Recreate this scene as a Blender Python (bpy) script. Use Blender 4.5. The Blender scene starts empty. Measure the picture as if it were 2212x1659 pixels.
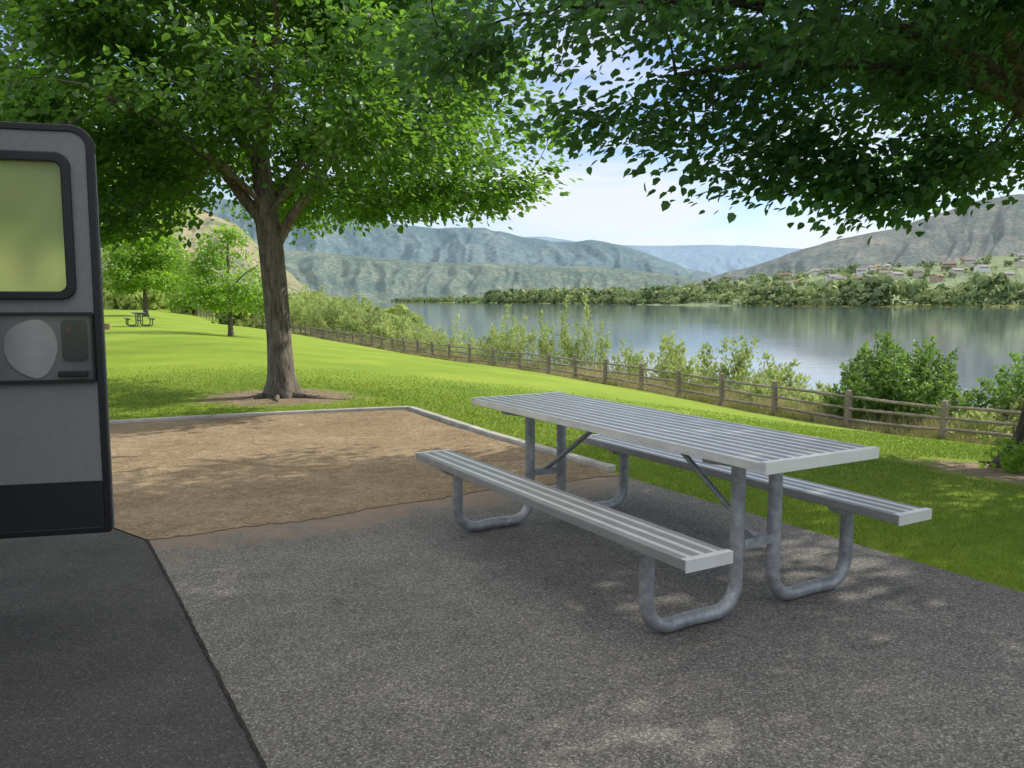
import bpy, math, random
import numpy as np
from mathutils import Vector, Matrix
random.seed(7); rng=np.random.default_rng(11)
scene=bpy.context.scene
COL=scene.collection
R=math.radians
# ---------------------------------------------------------------- helpers
def link(o,parent=None):
    COL.objects.link(o)
    if parent is not None: o.parent=parent
    return o
def mesh_obj(name,verts,faces,mats=(),parent=None,smooth=False,loc=None,midx=None,attrs=None):
    me=bpy.data.meshes.new(name)
    me.from_pydata(verts if isinstance(verts,list) else np.asarray(verts,dtype=np.float32),[],faces)
    for m in mats: me.materials.append(m)
    if midx is not None: me.polygons.foreach_set('material_index',np.asarray(midx,dtype=np.int32))
    if smooth: me.polygons.foreach_set('use_smooth',np.ones(len(me.polygons),dtype=bool))
    if attrs:
        for k,(dom,val) in attrs.items():
            a=me.attributes.new(k,'FLOAT',dom); a.data.foreach_set('value',np.asarray(val,dtype=np.float32))
    me.update()
    o=bpy.data.objects.new(name,me)
    if loc is not None: o.location=loc
    return link(o,parent)
def empty(name,loc=(0,0,0),rotz=0,label=None,cat=None,group=None):
    o=bpy.data.objects.new(name,None); o.empty_display_size=.2
    o.location=loc; o.rotation_euler=(0,0,rotz); link(o)
    tag(o,label,cat,group); return o
def tag(o,label=None,cat=None,group=None,kind=None):
    if label:o['label']=label
    if cat:o['category']=cat
    if group:o['group']=group
    if kind:o['kind']=kind
    return o
class MB:
    """collects boxes/tubes into one mesh"""
    def __init__(s): s.v=[];s.f=[];s.m=[]
    def add(s,v,f,m=0):
        n=len(s.v); s.v+= [tuple(p) for p in v]; s.f+=[tuple(i+n for i in q) for q in f]; s.m+=[m]*len(f)
    def box(s,a,b,m=0):
        (x0,y0,z0),(x1,y1,z1)=a,b
        v=[(x0,y0,z0),(x1,y0,z0),(x1,y1,z0),(x0,y1,z0),(x0,y0,z1),(x1,y0,z1),(x1,y1,z1),(x0,y1,z1)]
        s.add(v,[(0,3,2,1),(4,5,6,7),(0,1,5,4),(1,2,6,5),(2,3,7,6),(3,0,4,7)],m)
        return s
    def beam(s,p,q,w,h,m=0,up=(0,0,1)):
        p=Vector(p);q=Vector(q);d=(q-p).normalized();a=d.cross(Vector(up)).normalized();b=a.cross(d)
        v=[]
        for c in(p,q):
            for i,j in((-1,-1),(1,-1),(1,1),(-1,1)): v.append(c+a*i*w/2+b*j*h/2)
        s.add(v,[(0,1,2,3),(7,6,5,4),(0,4,5,1),(1,5,6,2),(2,6,7,3),(3,7,4,0)],m)
        return s
    def tube(s,pts,r,n=14,m=0,caps=True):
        pts=[Vector(p) for p in pts]; rs=r if isinstance(r,(list,tuple)) else [r]*len(pts)
        d0=(pts[1]-pts[0]).normalized(); ref=Vector((0,0,1)) if abs(d0.z)<.9 else Vector((1,0,0))
        u=d0.cross(ref).normalized(); v=[];f=[]
        for i,p in enumerate(pts):
            d=((pts[min(i+1,len(pts)-1)]-pts[max(i-1,0)])).normalized()
            u=(u-d*u.dot(d)).normalized(); w=d.cross(u)
            for k in range(n):
                a=2*math.pi*k/n; v.append(p+(u*math.cos(a)+w*math.sin(a))*rs[i])
        for i in range(len(pts)-1):
            for k in range(n):
                k2=(k+1)%n; f.append((i*n+k,i*n+k2,(i+1)*n+k2,(i+1)*n+k))
        if caps: f.append(tuple(range(n))[::-1]); f.append(tuple((len(pts)-1)*n+k for k in range(n)))
        s.add(v,f,m)
        return s
    def prism(s,outline,y0,y1,m=0):
        n=len(outline); v=[(x,y0,z) for x,z in outline]+[(x,y1,z) for x,z in outline]
        f=[tuple(range(n)),tuple(range(2*n-1,n-1,-1))]+[(i,i+n,(i+1)%n+n,(i+1)%n) for i in range(n)]
        s.add(v,f,m)
        return s
    def ring(s,o,i,y0,y1,m=0):
        n=len(o); v=[(x,y0,z) for x,z in o]+[(x,y0,z) for x,z in i]+[(x,y1,z) for x,z in o]+[(x,y1,z) for x,z in i]
        f=[]
        for k in range(n):
            j=(k+1)%n
            f+=[(k,j,n+j,n+k),(2*n+k,3*n+k,3*n+j,2*n+j),(k,2*n+k,2*n+j,j),(n+k,n+j,3*n+j,3*n+k)]
        s.add(v,f,m)
        return s
    def obj(s,name,mats,parent=None,smooth=False,bevel=0,loc=None):
        o=mesh_obj(name,s.v,s.f,mats,parent,smooth,loc,s.m)
        bmm=__import__('bmesh'); bm=bmm.new(); bm.from_mesh(o.data); bmm.ops.recalc_face_normals(bm,faces=bm.faces); bm.to_mesh(o.data); bm.free()
        if bevel:
            b=o.modifiers.new('b','BEVEL'); b.width=bevel; b.segments=2; b.limit_method='ANGLE'
        return o
def rrect(x0,x1,z0,z1,r,seg=8):
    """r: radius per corner (bl,br,tr,tl)"""
    if not isinstance(r,(tuple,list)): r=(r,)*4
    o=[]
    for (cx,cz,a0),rr in zip(((x0,z0,180),(x1,z0,270),(x1,z1,0),(x0,z1,90)),r):
        sx=1 if cx==x0 else -1; sz=1 if cz==z0 else -1
        if rr<=0: rr=1e-4
        for k in range(seg+1):
            a=R(a0+90*k/seg); o.append((cx+sx*rr+rr*math.cos(a),cz+sz*rr+rr*math.sin(a)))
    return o
# numpy value noise
_P=rng.random((256,256)).astype(np.float64)
def vnoise(x,y):
    xi=np.floor(x).astype(int);yi=np.floor(y).astype(int);fx=x-xi;fy=y-yi
    fx=fx*fx*(3-2*fx);fy=fy*fy*(3-2*fy)
    a=_P[xi&255,yi&255];b=_P[(xi+1)&255,yi&255];c=_P[xi&255,(yi+1)&255];d=_P[(xi+1)&255,(yi+1)&255]
    return (a*(1-fx)+b*fx)*(1-fy)+(c*(1-fx)+d*fx)*fy
def fbm(x,y,o=4):
    s=0;a=.5;t=0
    for i in range(o): s=s+a*vnoise(x*2**i+17.3*i,y*2**i+5.1*i);t+=a;a*=.5
    return s/t
# ---------------------------------------------------------------- materials
class NT:
    def __init__(s,name):
        s.mat=bpy.data.materials.new(name); s.mat.use_nodes=True; s.t=s.mat.node_tree; s.t.nodes.clear()
        s.out=s.t.nodes.new('ShaderNodeOutputMaterial')
    def n(s,typ,**kw):
        nd=s.t.nodes.new('ShaderNode'+typ)
        for k,v in kw.items():
            if k.startswith('_'): setattr(nd,k[1:],v)
            else: s.set(nd,k,v)
        return nd
    def set(s,nd,k,v):
        inp=nd.inputs[k if not k.startswith('i') or not k[1:].isdigit() else int(k[1:])]
        if hasattr(v,'is_output'): s.t.links.new(v,inp)
        elif isinstance(v,tuple) and len(v)==3 and inp.type=='RGBA': inp.default_value=(*v,1)
        else: inp.default_value=v
    def coord(s,kind='Object',scale=None):
        c=s.n('TexCoord').outputs[kind]
        if scale is not None:
            m=s.n('Mapping'); s.set(m,'Vector',c); m.inputs['Scale'].default_value=scale if isinstance(scale,tuple) else (scale,)*3; c=m.outputs[0]
        return c
    def noise(s,scale,detail=4,rough=.55,vec=None,dist=0):
        nd=s.n('TexNoise',Scale=scale,Detail=detail,Roughness=rough,Distortion=dist)
        s.set(nd,'Vector',vec if vec is not None else s.coord()); return nd.outputs['Fac']
    def ramp(s,fac,stops,interp='LINEAR'):
        nd=s.n('ValToRGB'); s.set(nd,'Fac',fac); cr=nd.color_ramp; cr.interpolation=interp
        while len(cr.elements)<len(stops): cr.elements.new(.5)
        for e,(p,c) in zip(cr.elements,stops):
            e.position=p; e.color=(*c,1) if isinstance(c,tuple) else (c,c,c,1)
        return nd.outputs[0]
    def mix(s,a,b,f,mode='MIX'):
        nd=s.n('MixRGB',_blend_type=mode); s.set(nd,'Fac',f); s.set(nd,'Color1',a); s.set(nd,'Color2',b); return nd.outputs[0]
    def math(s,op,a,b=0.0,clamp=False):
        nd=s.n('Math',_operation=op,_use_clamp=clamp); s.set(nd,'i0',a); s.set(nd,'i1',b); return nd.outputs[0]
    def attr(s,name):
        nd=s.n('Attribute'); nd.attribute_name=name; return nd.outputs['Fac']
    def bump(s,h,strength=.5,dist=.01,normal=None):
        nd=s.n('Bump',Strength=strength,Distance=dist,Height=h)
        if normal is not None: s.set(nd,'Normal',normal)
        return nd.outputs[0]
    def bsdf(s,color,rough=.7,metal=0,normal=None,spec=.5,**kw):
        nd=s.n('BsdfPrincipled'); s.set(nd,'Base Color',color); s.set(nd,'Roughness',rough); s.set(nd,'Metallic',metal); s.set(nd,'Specular IOR Level',spec)
        if normal is not None: s.set(nd,'Normal',normal)
        for k,v in kw.items(): s.set(nd,k.replace('_',' '),v)
        return nd.outputs[0]
    def mixs(s,a,b,f):
        mx=s.n('MixShader',Fac=f); s.t.links.new(a,mx.inputs[1]); s.t.links.new(b,mx.inputs[2]); return mx.outputs[0]
    def done(s,sh): s.t.links.new(sh,s.out.inputs[0]); return s.mat
def m_leaf(name,dark,light,trans,tfac=.4,gloss=.05,rough=.4):
    s=NT(name); t=s.attr('tint'); c=s.mix(dark,light,t); tc=s.mix(tuple(x*.6 for x in trans),trans,t)
    b=s.n('BsdfDiffuse',Color=c).outputs[0]; tr=s.n('BsdfTranslucent',Color=tc).outputs[0]
    o=s.mixs(b,tr,tfac)
    if gloss: o=s.mixs(o,s.n('BsdfGlossy',Color=(.9,.95,1.0),Roughness=rough).outputs[0],gloss)
    return s.done(o)
def m_bark(name,k=1.0):
    s=NT(name); v=s.coord('Object',(14,14,2.2)); n1=s.noise(1.6,5,.6,v,.6); n2=s.noise(9,4,.6)
    c=s.ramp(n1,[(.3,(.07*k,.058*k,.048*k)),(.5,(.22*k,.185*k,.15*k)),(.72,(.38*k,.325*k,.27*k))])
    c=s.mix(c,s.ramp(n2,[(.35,.6),(.7,1.0)]),.6,'MULTIPLY')
    return s.done(s.bsdf(c,.9,normal=s.bump(n1,.9,.03),spec=.2))
def m_plain(name,c,rough=.5,metal=0,var=.12,scale=8,bs=.05):
    s=NT(name); n=s.noise(scale,4); cc=s.mix(c,s.ramp(n,[(.3,1-var*2),(.7,1.0)]),1,'MULTIPLY')
    return s.done(s.bsdf(cc,rough,metal,normal=s.bump(s.noise(scale*12,3),bs,.002)))
def m_pad():
    s=NT('exposed_aggregate'); co=s.coord()
    vor=s.n('TexVoronoi',Scale=150.0); s.set(vor,'Vector',co)
    st=s.ramp(s.n('SeparateColor',Color=vor.outputs['Color']).outputs[0],[(0,(.088,.083,.077)),(.35,(.158,.149,.138)),(.78,(.225,.213,.196)),(1,(.40,.38,.35))])
    edge=s.ramp(vor.outputs['Distance'],[(.0,1.0),(.5,.85),(.85,.5)])
    c=s.mix(st,edge,.7,'MULTIPLY')
    big=s.ramp(s.noise(.9,6,.68,co),[(.3,(.76,.755,.75)),(.55,(1,.99,.97)),(.8,(1.14,1.11,1.07))])
    c=s.mix(c,big,1,'MULTIPLY')
    stn=s.ramp(s.noise(4.5,5,.7,co),[(.36,.70),(.5,1.0)]); c=s.mix(c,stn,.6,'MULTIPLY')
    sp=s.n('SeparateXYZ',Vector=co); a=s.math('ADD',s.math('MULTIPLY',s.math('ADD',sp.outputs[0],2.125),.515),s.math('MULTIPLY',s.math('ADD',sp.outputs[1],-4.61),-.857))
    dn=s.math('SUBTRACT',s.noise(2.6,6,.75,co),.5); df=s.ramp(s.math('ADD',a,s.math('MULTIPLY',dn,1.5)),[(.0,.95),(.5,0.0)])
    c=s.mix(c,(.26,.19,.13),df)
    return s.done(s.bsdf(c,.75,normal=s.bump(s.math('SUBTRACT',1.0,vor.outputs['Distance']),.6,.004),spec=.35))
def m_asphalt():
    s=NT('asphalt'); co=s.coord(); vor=s.n('TexVoronoi',Scale=190.0); s.set(vor,'Vector',co)
    st=s.ramp(s.n('SeparateColor',Color=vor.outputs['Color']).outputs[0],[(0,(.042,.042,.042)),(.6,(.064,.063,.062)),(.95,(.092,.09,.088)),(1,(.17,.165,.16))])
    c=s.mix(st,s.ramp(s.noise(1.3,6,.65,co),[(.3,.72),(.7,1.25)]),1,'MULTIPLY')
    return s.done(s.bsdf(c,.85,normal=s.bump(vor.outputs['Distance'],.4,.003),spec=.25))
def m_gravel():
    s=NT('tan_grit'); co=s.coord(); n=s.noise(1.4,6,.65,co); f=s.noise(70,4,.7,co); m=s.noise(9,6,.75,co,.5)
    vor=s.n('TexVoronoi',Scale=60.0,Randomness=1.0); s.set(vor,'Vector',co); pc=s.n('SeparateColor',Color=vor.outputs['Color']).outputs[0]
    c=s.ramp(n,[(.3,(.31,.225,.14)),(.6,(.43,.325,.21)),(.8,(.52,.41,.285))])
    c=s.mix(c,s.ramp(f,[(.3,.5),(.5,1.0),(.7,1.3)]),.8,'MULTIPLY'); c=s.mix(c,s.ramp(m,[(.35,.72),(.6,1.08)]),.9,'MULTIPLY')
    c=s.mix(c,s.ramp(pc,[(0,.6),(.15,.95),(.85,1.0),(1,1.4)]),.8,'MULTIPLY')
    h=s.math('ADD',s.math('MULTIPLY',m,1.0),s.math('MULTIPLY',f,.4))
    return s.done(s.bsdf(c,.95,normal=s.bump(h,1.0,.04),spec=.1))
def m_ground():
    s=NT('turf'); co=s.coord(); lawn=s.attr('lawn'); dirt=s.attr('dirt')
    n1=s.noise(.35,5,.6,co); n2=s.noise(6,5,.7,co); n3=s.noise(90,4,.7,co)
    g=s.ramp(n1,[(.3,(.15,.24,.022)),(.55,(.215,.30,.03)),(.75,(.29,.35,.045))])
    g=s.mix(g,s.ramp(n2,[(.3,.84),(.65,1.06)]),.8,'MULTIPLY'); g=s.mix(g,s.ramp(n3,[(.3,.7),(.6,1.1)]),.7,'MULTIPLY')
    d=s.ramp(n2,[(.3,(.19,.14,.09)),(.7,(.38,.29,.20))])
    b=s.ramp(n2,[(.3,(.09,.12,.035)),(.55,(.18,.19,.075)),(.75,(.32,.27,.16))])
    c=s.mix(b,g,lawn)
    df=s.ramp(s.math('ADD',dirt,s.math('MULTIPLY',s.math('SUBTRACT',n2,.5),1.1)),[(.4,0.0),(.62,1.0)])
    c=s.mix(c,d,df)
    return s.done(s.bsdf(c,.9,normal=s.bump(n3,.6,.02),spec=.12))
def m_water():
    s=NT('river_water'); n=s.noise(.55,5,.6,s.coord('Object',(.35,1.4,1))); n2=s.noise(.012,4,.6,s.coord('Object',(.5,2.4,1)))
    rp=s.math('MULTIPLY',n,s.ramp(n2,[(.42,.25),(.62,1.0)]))
    return s.done(s.bsdf((.085,.125,.15),.06,normal=s.bump(rp,.13,.10),spec=.6))
def m_hill(name,c1,c2,tree,haze,k,haze_glow,sc,tree_amt=.5):
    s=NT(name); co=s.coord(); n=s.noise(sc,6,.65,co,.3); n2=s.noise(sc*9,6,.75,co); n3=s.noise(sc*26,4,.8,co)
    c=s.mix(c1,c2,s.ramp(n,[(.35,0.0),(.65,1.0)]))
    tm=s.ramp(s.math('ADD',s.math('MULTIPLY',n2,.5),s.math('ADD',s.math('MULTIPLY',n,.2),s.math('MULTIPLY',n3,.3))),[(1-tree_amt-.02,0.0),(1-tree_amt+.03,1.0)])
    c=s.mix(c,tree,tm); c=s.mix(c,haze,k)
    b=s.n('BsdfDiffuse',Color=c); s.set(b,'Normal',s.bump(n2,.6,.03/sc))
    e=s.n('Emission',Color=haze,Strength=haze_glow).outputs[0]  # distance haze painted in: colour blend above plus emission standing for airlight
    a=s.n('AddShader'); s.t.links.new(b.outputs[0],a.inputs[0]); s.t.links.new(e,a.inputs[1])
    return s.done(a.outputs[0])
def m_planks():
    s=NT('ribbed_aluminium'); co=s.coord('Object'); sep=s.n('SeparateXYZ',Vector=co); y=sep.outputs[1]
    ph=s.math('FRACT',s.math('ADD',s.math('MULTIPLY',y,1/.0669),10.18))
    band=s.ramp(ph,[(.0,1.0),(.34,1.0),(.37,0.0),(.97,0.0),(1,1.0)])
    rib=s.math('FRACT',s.math('MULTIPLY',y,1/.0056))
    ribc=s.ramp(rib,[(.2,.72),(.5,1.0),(.8,.72)])
    gr=s.noise(3,5,.7,s.coord('Object',(1.2,60,30)))
    dk=s.mix((.46,.46,.465),ribc,1,'MULTIPLY'); c=s.mix(dk,(.84,.84,.83),band)
    c=s.mix(c,s.ramp(gr,[(.3,.82),(.7,1.05)]),1,'MULTIPLY'); c=s.mix(c,s.ramp(s.noise(7,6,.75),[(.3,.70),(.6,1.0)]),.7,'MULTIPLY')
    rg=s.ramp(band,[(0,.5),(1,.34)])
    return s.done(s.bsdf(c,rg,.45,normal=s.bump(rib,.3,.0012)))
def m_galv():
    s=NT('galvanised_steel'); n=s.noise(26,5,.7); n2=s.noise(5,3)
    c=s.ramp(n,[(.3,(.26,.27,.275)),(.55,(.40,.41,.42)),(.75,(.55,.56,.565))]); c=s.mix(c,s.ramp(n2,[(.3,.70),(.7,1.08)]),1,'MULTIPLY')
    return s.done(s.bsdf(c,.48,.35,normal=s.bump(n,.15,.002)))
def m_wood():
    s=NT('weathered_wood'); n=s.noise(4,5,.7,s.coord('Object',(2,2,14))); n2=s.noise(2.3,3)
    c=s.ramp(n,[(.3,(.16,.135,.11)),(.55,(.30,.26,.215)),(.75,(.46,.415,.36))]); c=s.mix(c,s.ramp(n2,[(.35,.7),(.65,1.1)]),1,'MULTIPLY')
    return s.done(s.bsdf(c,.9,spec=.2))
LEAF=m_leaf('linden_leaf',(.026,.075,.014),(.085,.195,.03),(.27,.54,.055),.5,.035)
LEAFR=m_leaf('shade_leaf',(.026,.072,.032),(.08,.175,.058),(.17,.40,.07),.44,.035,.5)
LEAFY=m_leaf('young_leaf',(.09,.19,.018),(.20,.36,.035),(.43,.70,.07),.5,.03)
WILLOW=m_leaf('willow_leaf',(.19,.26,.07),(.42,.50,.17),(.52,.62,.2),.42,.03)
SHRUB=m_leaf('shrub_leaf',(.06,.13,.03),(.18,.31,.06),(.30,.50,.08),.4,.04)
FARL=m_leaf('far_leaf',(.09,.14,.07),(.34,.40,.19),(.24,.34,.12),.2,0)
BLADE=m_leaf('grass_blade',(.12,.20,.018),(.26,.35,.045),(.26,.40,.04),.33,.02)
STRAW=m_leaf('dry_grass',(.20,.25,.07),(.52,.46,.28),(.4,.36,.15),.3,0)
BARK=m_bark('bark',.85); BARKD=m_bark('dark_bark',.5); PAD=m_pad(); ASPH=m_asphalt(); GRAV=m_gravel(); TURF=m_ground(); WATER=m_water()
PLANK=m_planks(); GALV=m_galv(); WOOD=m_wood()
ALU=m_plain('bare_aluminium',(.82,.82,.82),.4,.4,.06)
CONC=m_plain('pale_concrete',(.56,.53,.49),.9,0,.2,6,.3)
BLACK=m_plain('black_trim',(.008,.008,.010),.4,0,.1)
GREYP=m_plain('grey_textured_panel',(.22,.217,.21),.65,0,.06,40,.5)
DARKP=m_plain('dark_kick_panel',(.014,.015,.019),.4,0,.1)
# ---------------------------------------------------------------- terrain
RP=np.array([(60,-60),(34,-14),(24,3),(17,12),(13,16),(11.05,17.86),(9.5,19.3),(8.27,21.3),(7.13,23.4),(6.16,26),(4.72,29.6),(3.87,31.2),(1.73,36),(-.83,40),(-3.57,44.5),(-6.9,51),(-10.4,58.3),(-14.9,67.2),(-20.8,79.5),(-35.6,104),(-50,150),(-62,200),(-80,300),(-104,490),(-190,900),(-420,2000),(-740,3400),(-3000,5400),(-9000,8000)],float)
QP=np.array([(5000,-3000),(1600,60),(700,560),(403,640),(277,700),(202,900),(109,1330),(-62,1950),(-490,3300),(-800,3650),(-3000,5800),(-9000,9000)],float)
def sdist(X,Y,PL):
    best=np.full(X.shape,1e18); sg=np.ones(X.shape)
    for a,b in zip(PL[:-1],PL[1:]):
        d=b-a; L2=d@d; t=np.clip(((X-a[0])*d[0]+(Y-a[1])*d[1])/L2,0,1)
        ex=X-(a[0]+t*d[0]); ey=Y-(a[1]+t*d[1]); q=ex*ex+ey*ey
        cr=d[0]*(Y-a[1])-d[1]*(X-a[0]); m=q<best
        best=np.where(m,q,best); sg=np.where(m,np.sign(cr),sg)
    return np.sqrt(best)*sg
PADO=np.array((-2.125,4.61)); UU=np.array((.515,-.857)); VV=np.array((.857,.515))
def terrain(X,Y):
    X=np.asarray(X,float);Y=np.asarray(Y,float)
    s=sdist(X,Y,RP)
    n=fbm(X*.12+40,Y*.12+9,3)-.5
    t=np.clip(1-s/14.5,0,1)
    w=np.clip(-s,0,60); zb=-1.85-1.62*np.clip(w/9,0,1)**.8-2.5*np.clip((w-9)/10,0,1)
    zn=np.where(s>=0,-1.85*t**1.3-.014+np.clip((14-s)/14,0,1)*n*.25*np.clip(s/3,0,1),zb-.014+n*.5*np.clip(w/2,0,1))
    q=-sdist(X,Y,QP)
    zf=np.where(q>0,-3.5+np.clip(q*.06,0,2.2),-6)
    return np.maximum(zn,zf),s,q
def tz(x,y): return float(terrain(np.array([x]),np.array([y]))[0][0])
T1=(-3.4,11.9); T2=(5.08,7.75)
ang=np.concatenate([np.linspace(R(-45),R(45),561),np.linspace(R(45),R(315),90)[1:-1]])
rad=np.concatenate([[.01],.5*1.0235**np.arange(425)])
A,Rr=np.meshgrid(ang,rad); X=Rr*np.sin(A);Y=Rr*np.cos(A)
Z,S_,Q_=terrain(X,Y)
nr,na=X.shape
idx=np.arange(nr*na).reshape(nr,na); nx=np.roll(idx,-1,axis=1)
faces=np.stack([idx[:-1],nx[:-1],nx[1:],idx[1:]],-1).reshape(-1,4)[:, ::-1]
lawn=(np.clip((S_-.2)/.5,0,1)*(np.hypot(X,Y)<260))*1.0
lawn=np.where(Q_>0,.35,lawn)
def blob(cx,cy,r): return np.clip(1.25-np.hypot(X-cx,(Y-cy))/r,0,1)
dirt=np.maximum.reduce([blob(T1[0],T1[1]-.05,1.45),blob(T2[0]-.3,T2[1]-.4,1.2)*1.0,np.clip(1-np.abs(S_+.3)/.8,0,1)*.55*(Y<60)])
ground=mesh_obj('ground',np.stack([X,Y,Z],-1).reshape(-1,3),faces,[TURF],smooth=True,attrs={'lawn':('POINT',lawn.ravel()),'dirt':('POINT',dirt.ravel())})
tag(ground,kind='structure')
def sheet(name,pts,z,mat):
    o=mesh_obj(name,[(x,y,z) for x,y in pts],[tuple(range(len(pts)))],[mat]); tag(o,kind='structure'); return o
pp=lambda a,b: tuple(PADO+UU*a+VV*b)
sheet('concrete_pad',[pp(-.1,0),pp(13,0),pp(13,3.46),pp(-.1,3.46)],.0,PAD)
sheet('asphalt_driveway',[(-2.10,4.68),(-2.43,4.9),(-3,5.2),(-9,5.7),(-14,-10),pp(13,.02),pp(6,.02),pp(0,.02)],-.004,ASPH)
sheet('unseen_asphalt_road',[(-45,-24),(16,-24),(16,-5.5),(4,-5.5),(-45,-7)],-.009,ASPH)  # unseen road behind the camera, added to cut green from door reflections
rj=random.Random(3)
fr=[pp(.01+.05*math.sin(b*2.1)+.025*math.sin(b*7+1)+rj.uniform(-.015,.02),b) for b in np.linspace(3.46,0,90)]
lf=[(-2.43,4.84),(-2.7,5.02),(-3,5.12),(-9,5.62)]
GR=[(-9,6.9),(-4.55,9.02),(-3.55,9.5),(-2.5,9.92),(-1.38,10.28)]+[pp(-a,3.46) for a in (3,2,1)]
sheet('gravel_pit',GR+fr+[p for p in lf],.004,GRAV)
J=[(pp(a,-.004+.005*math.sin(a*1.7)*math.sin(a*.6+1)+rj.uniform(-.002,.002)),rj.uniform(.004,.008)) for a in np.linspace(0,9,260)]
v=[];f=[]
for (p,w) in J:
    v+= [(p[0]-VV[0]*w,p[1]-VV[1]*w,.0045),(p[0]+VV[0]*w,p[1]+VV[1]*w,.0045)]
for i in range(len(J)-1): f.append((2*i,2*i+1,2*i+3,2*i+2))
o=mesh_obj('pavement_joint',v,f,[m_plain('joint_debris',(.04,.032,.026),.95,0,.4,30,.6)]); tag(o,kind='structure')
mb=MB(); CURB=[(-9,7.0),(-4.6,9.06),(-3.55,9.56),(-2.45,9.98),(-1.33,10.36)]; CURB2=[(-1.30,10.33),pp(-2.2,3.53),pp(-.15,3.53)]
for L in (CURB,CURB2):
    for a,b in zip(L[:-1],L[1:]):
        mb.beam((a[0],a[1],.0),(b[0],b[1],.0),.085,.075)
o=mb.obj('curb',[CONC],bevel=.008); tag(o,kind='structure')
o=mesh_obj('river_water',[(-9000,-400,-3.4),(9000,-400,-3.4),(9000,9000,-3.4),(-9000,9000,-3.4)],[(0,1,2,3)],[WATER]); tag(o,kind='structure')
# ---------------------------------------------------------------- hills
def hill(name,crest,kc,kf,z0,Yc,amp,sf,mat,prof=1.0,ns=420,nt=90,seed=0):
    c=np.array(crest,float); xs=np.linspace(c[0,0],c[-1,0],ns); zs=np.interp(xs,c[:,0],c[:,1])
    zs=zs+(fbm(xs*sf*2.2+seed,xs*0+seed,4)-.5)*amp*.5
    t=np.concatenate([np.linspace(0,1,nt),np.linspace(1,1.6,14)[1:]])
    XS,T=np.meshgrid(xs,t); ZS=np.meshgrid(zs,t)[0]
    kk=kf+(1-kf)*T
    X=XS*kk; Y=Yc*kk
    base=np.where(T<=1,np.clip(T,0,1)**prof,1-(T-1)*1.1)
    warp=fbm(XS*sf*.6+seed*3,T*1.5,3)*1.2
    g=1-np.abs(2*fbm(XS*sf*1.6+warp+seed,T*.9+seed,5)-1)
    env=np.sin(np.pi*np.clip(T,0,1))**.8
    z=z0+(ZS-z0)*base+(g-.72)*amp*2.4*env+(fbm(XS*sf*7,T*12+seed,4)-.5)*amp*.35*env
    n=len(xs); idx=np.arange(X.size).reshape(X.shape)
    F=np.stack([idx[:-1,:-1],idx[:-1,1:],idx[1:,1:],idx[1:,:-1]],-1).reshape(-1,4)
    o=mesh_obj(name,np.stack([X,Y,z],-1).reshape(-1,3),F,[mat],smooth=True); tag(o,kind='structure')
    def at(u,tt):
        i=int(u*(n-1)); j=int(tt*(nt-1)); return (X[j,i],Y[j,i],z[j,i])
    return o,at
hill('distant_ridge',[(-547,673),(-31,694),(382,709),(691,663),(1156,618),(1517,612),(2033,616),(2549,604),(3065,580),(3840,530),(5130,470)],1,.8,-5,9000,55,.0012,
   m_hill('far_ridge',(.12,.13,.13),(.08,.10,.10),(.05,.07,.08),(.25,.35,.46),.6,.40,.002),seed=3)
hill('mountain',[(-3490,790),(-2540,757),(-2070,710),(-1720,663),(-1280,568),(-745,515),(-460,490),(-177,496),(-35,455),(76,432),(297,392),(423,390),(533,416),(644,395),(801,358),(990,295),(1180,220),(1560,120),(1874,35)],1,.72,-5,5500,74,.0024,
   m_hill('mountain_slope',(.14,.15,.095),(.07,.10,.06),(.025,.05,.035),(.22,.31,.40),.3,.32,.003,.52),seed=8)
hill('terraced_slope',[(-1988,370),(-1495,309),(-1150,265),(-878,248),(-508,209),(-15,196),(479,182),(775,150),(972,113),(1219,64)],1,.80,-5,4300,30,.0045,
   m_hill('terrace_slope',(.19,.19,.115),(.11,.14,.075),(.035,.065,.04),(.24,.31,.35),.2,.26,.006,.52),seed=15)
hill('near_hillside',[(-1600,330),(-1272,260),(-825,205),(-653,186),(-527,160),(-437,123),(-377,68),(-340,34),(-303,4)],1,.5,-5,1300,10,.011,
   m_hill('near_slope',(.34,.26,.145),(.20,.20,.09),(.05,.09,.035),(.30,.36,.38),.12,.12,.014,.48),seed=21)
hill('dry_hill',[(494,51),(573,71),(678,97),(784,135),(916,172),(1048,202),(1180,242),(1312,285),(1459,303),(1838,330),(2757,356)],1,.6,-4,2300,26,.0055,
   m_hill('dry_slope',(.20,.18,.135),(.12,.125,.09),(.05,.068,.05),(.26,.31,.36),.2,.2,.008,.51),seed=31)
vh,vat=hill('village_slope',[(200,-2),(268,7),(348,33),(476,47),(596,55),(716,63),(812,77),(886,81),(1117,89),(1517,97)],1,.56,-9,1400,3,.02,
   m_hill('village_green',(.20,.26,.10),(.30,.29,.16),(.08,.12,.05),(.30,.38,.38),.12,.1,.03,.5),prof=.8,seed=41)
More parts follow.
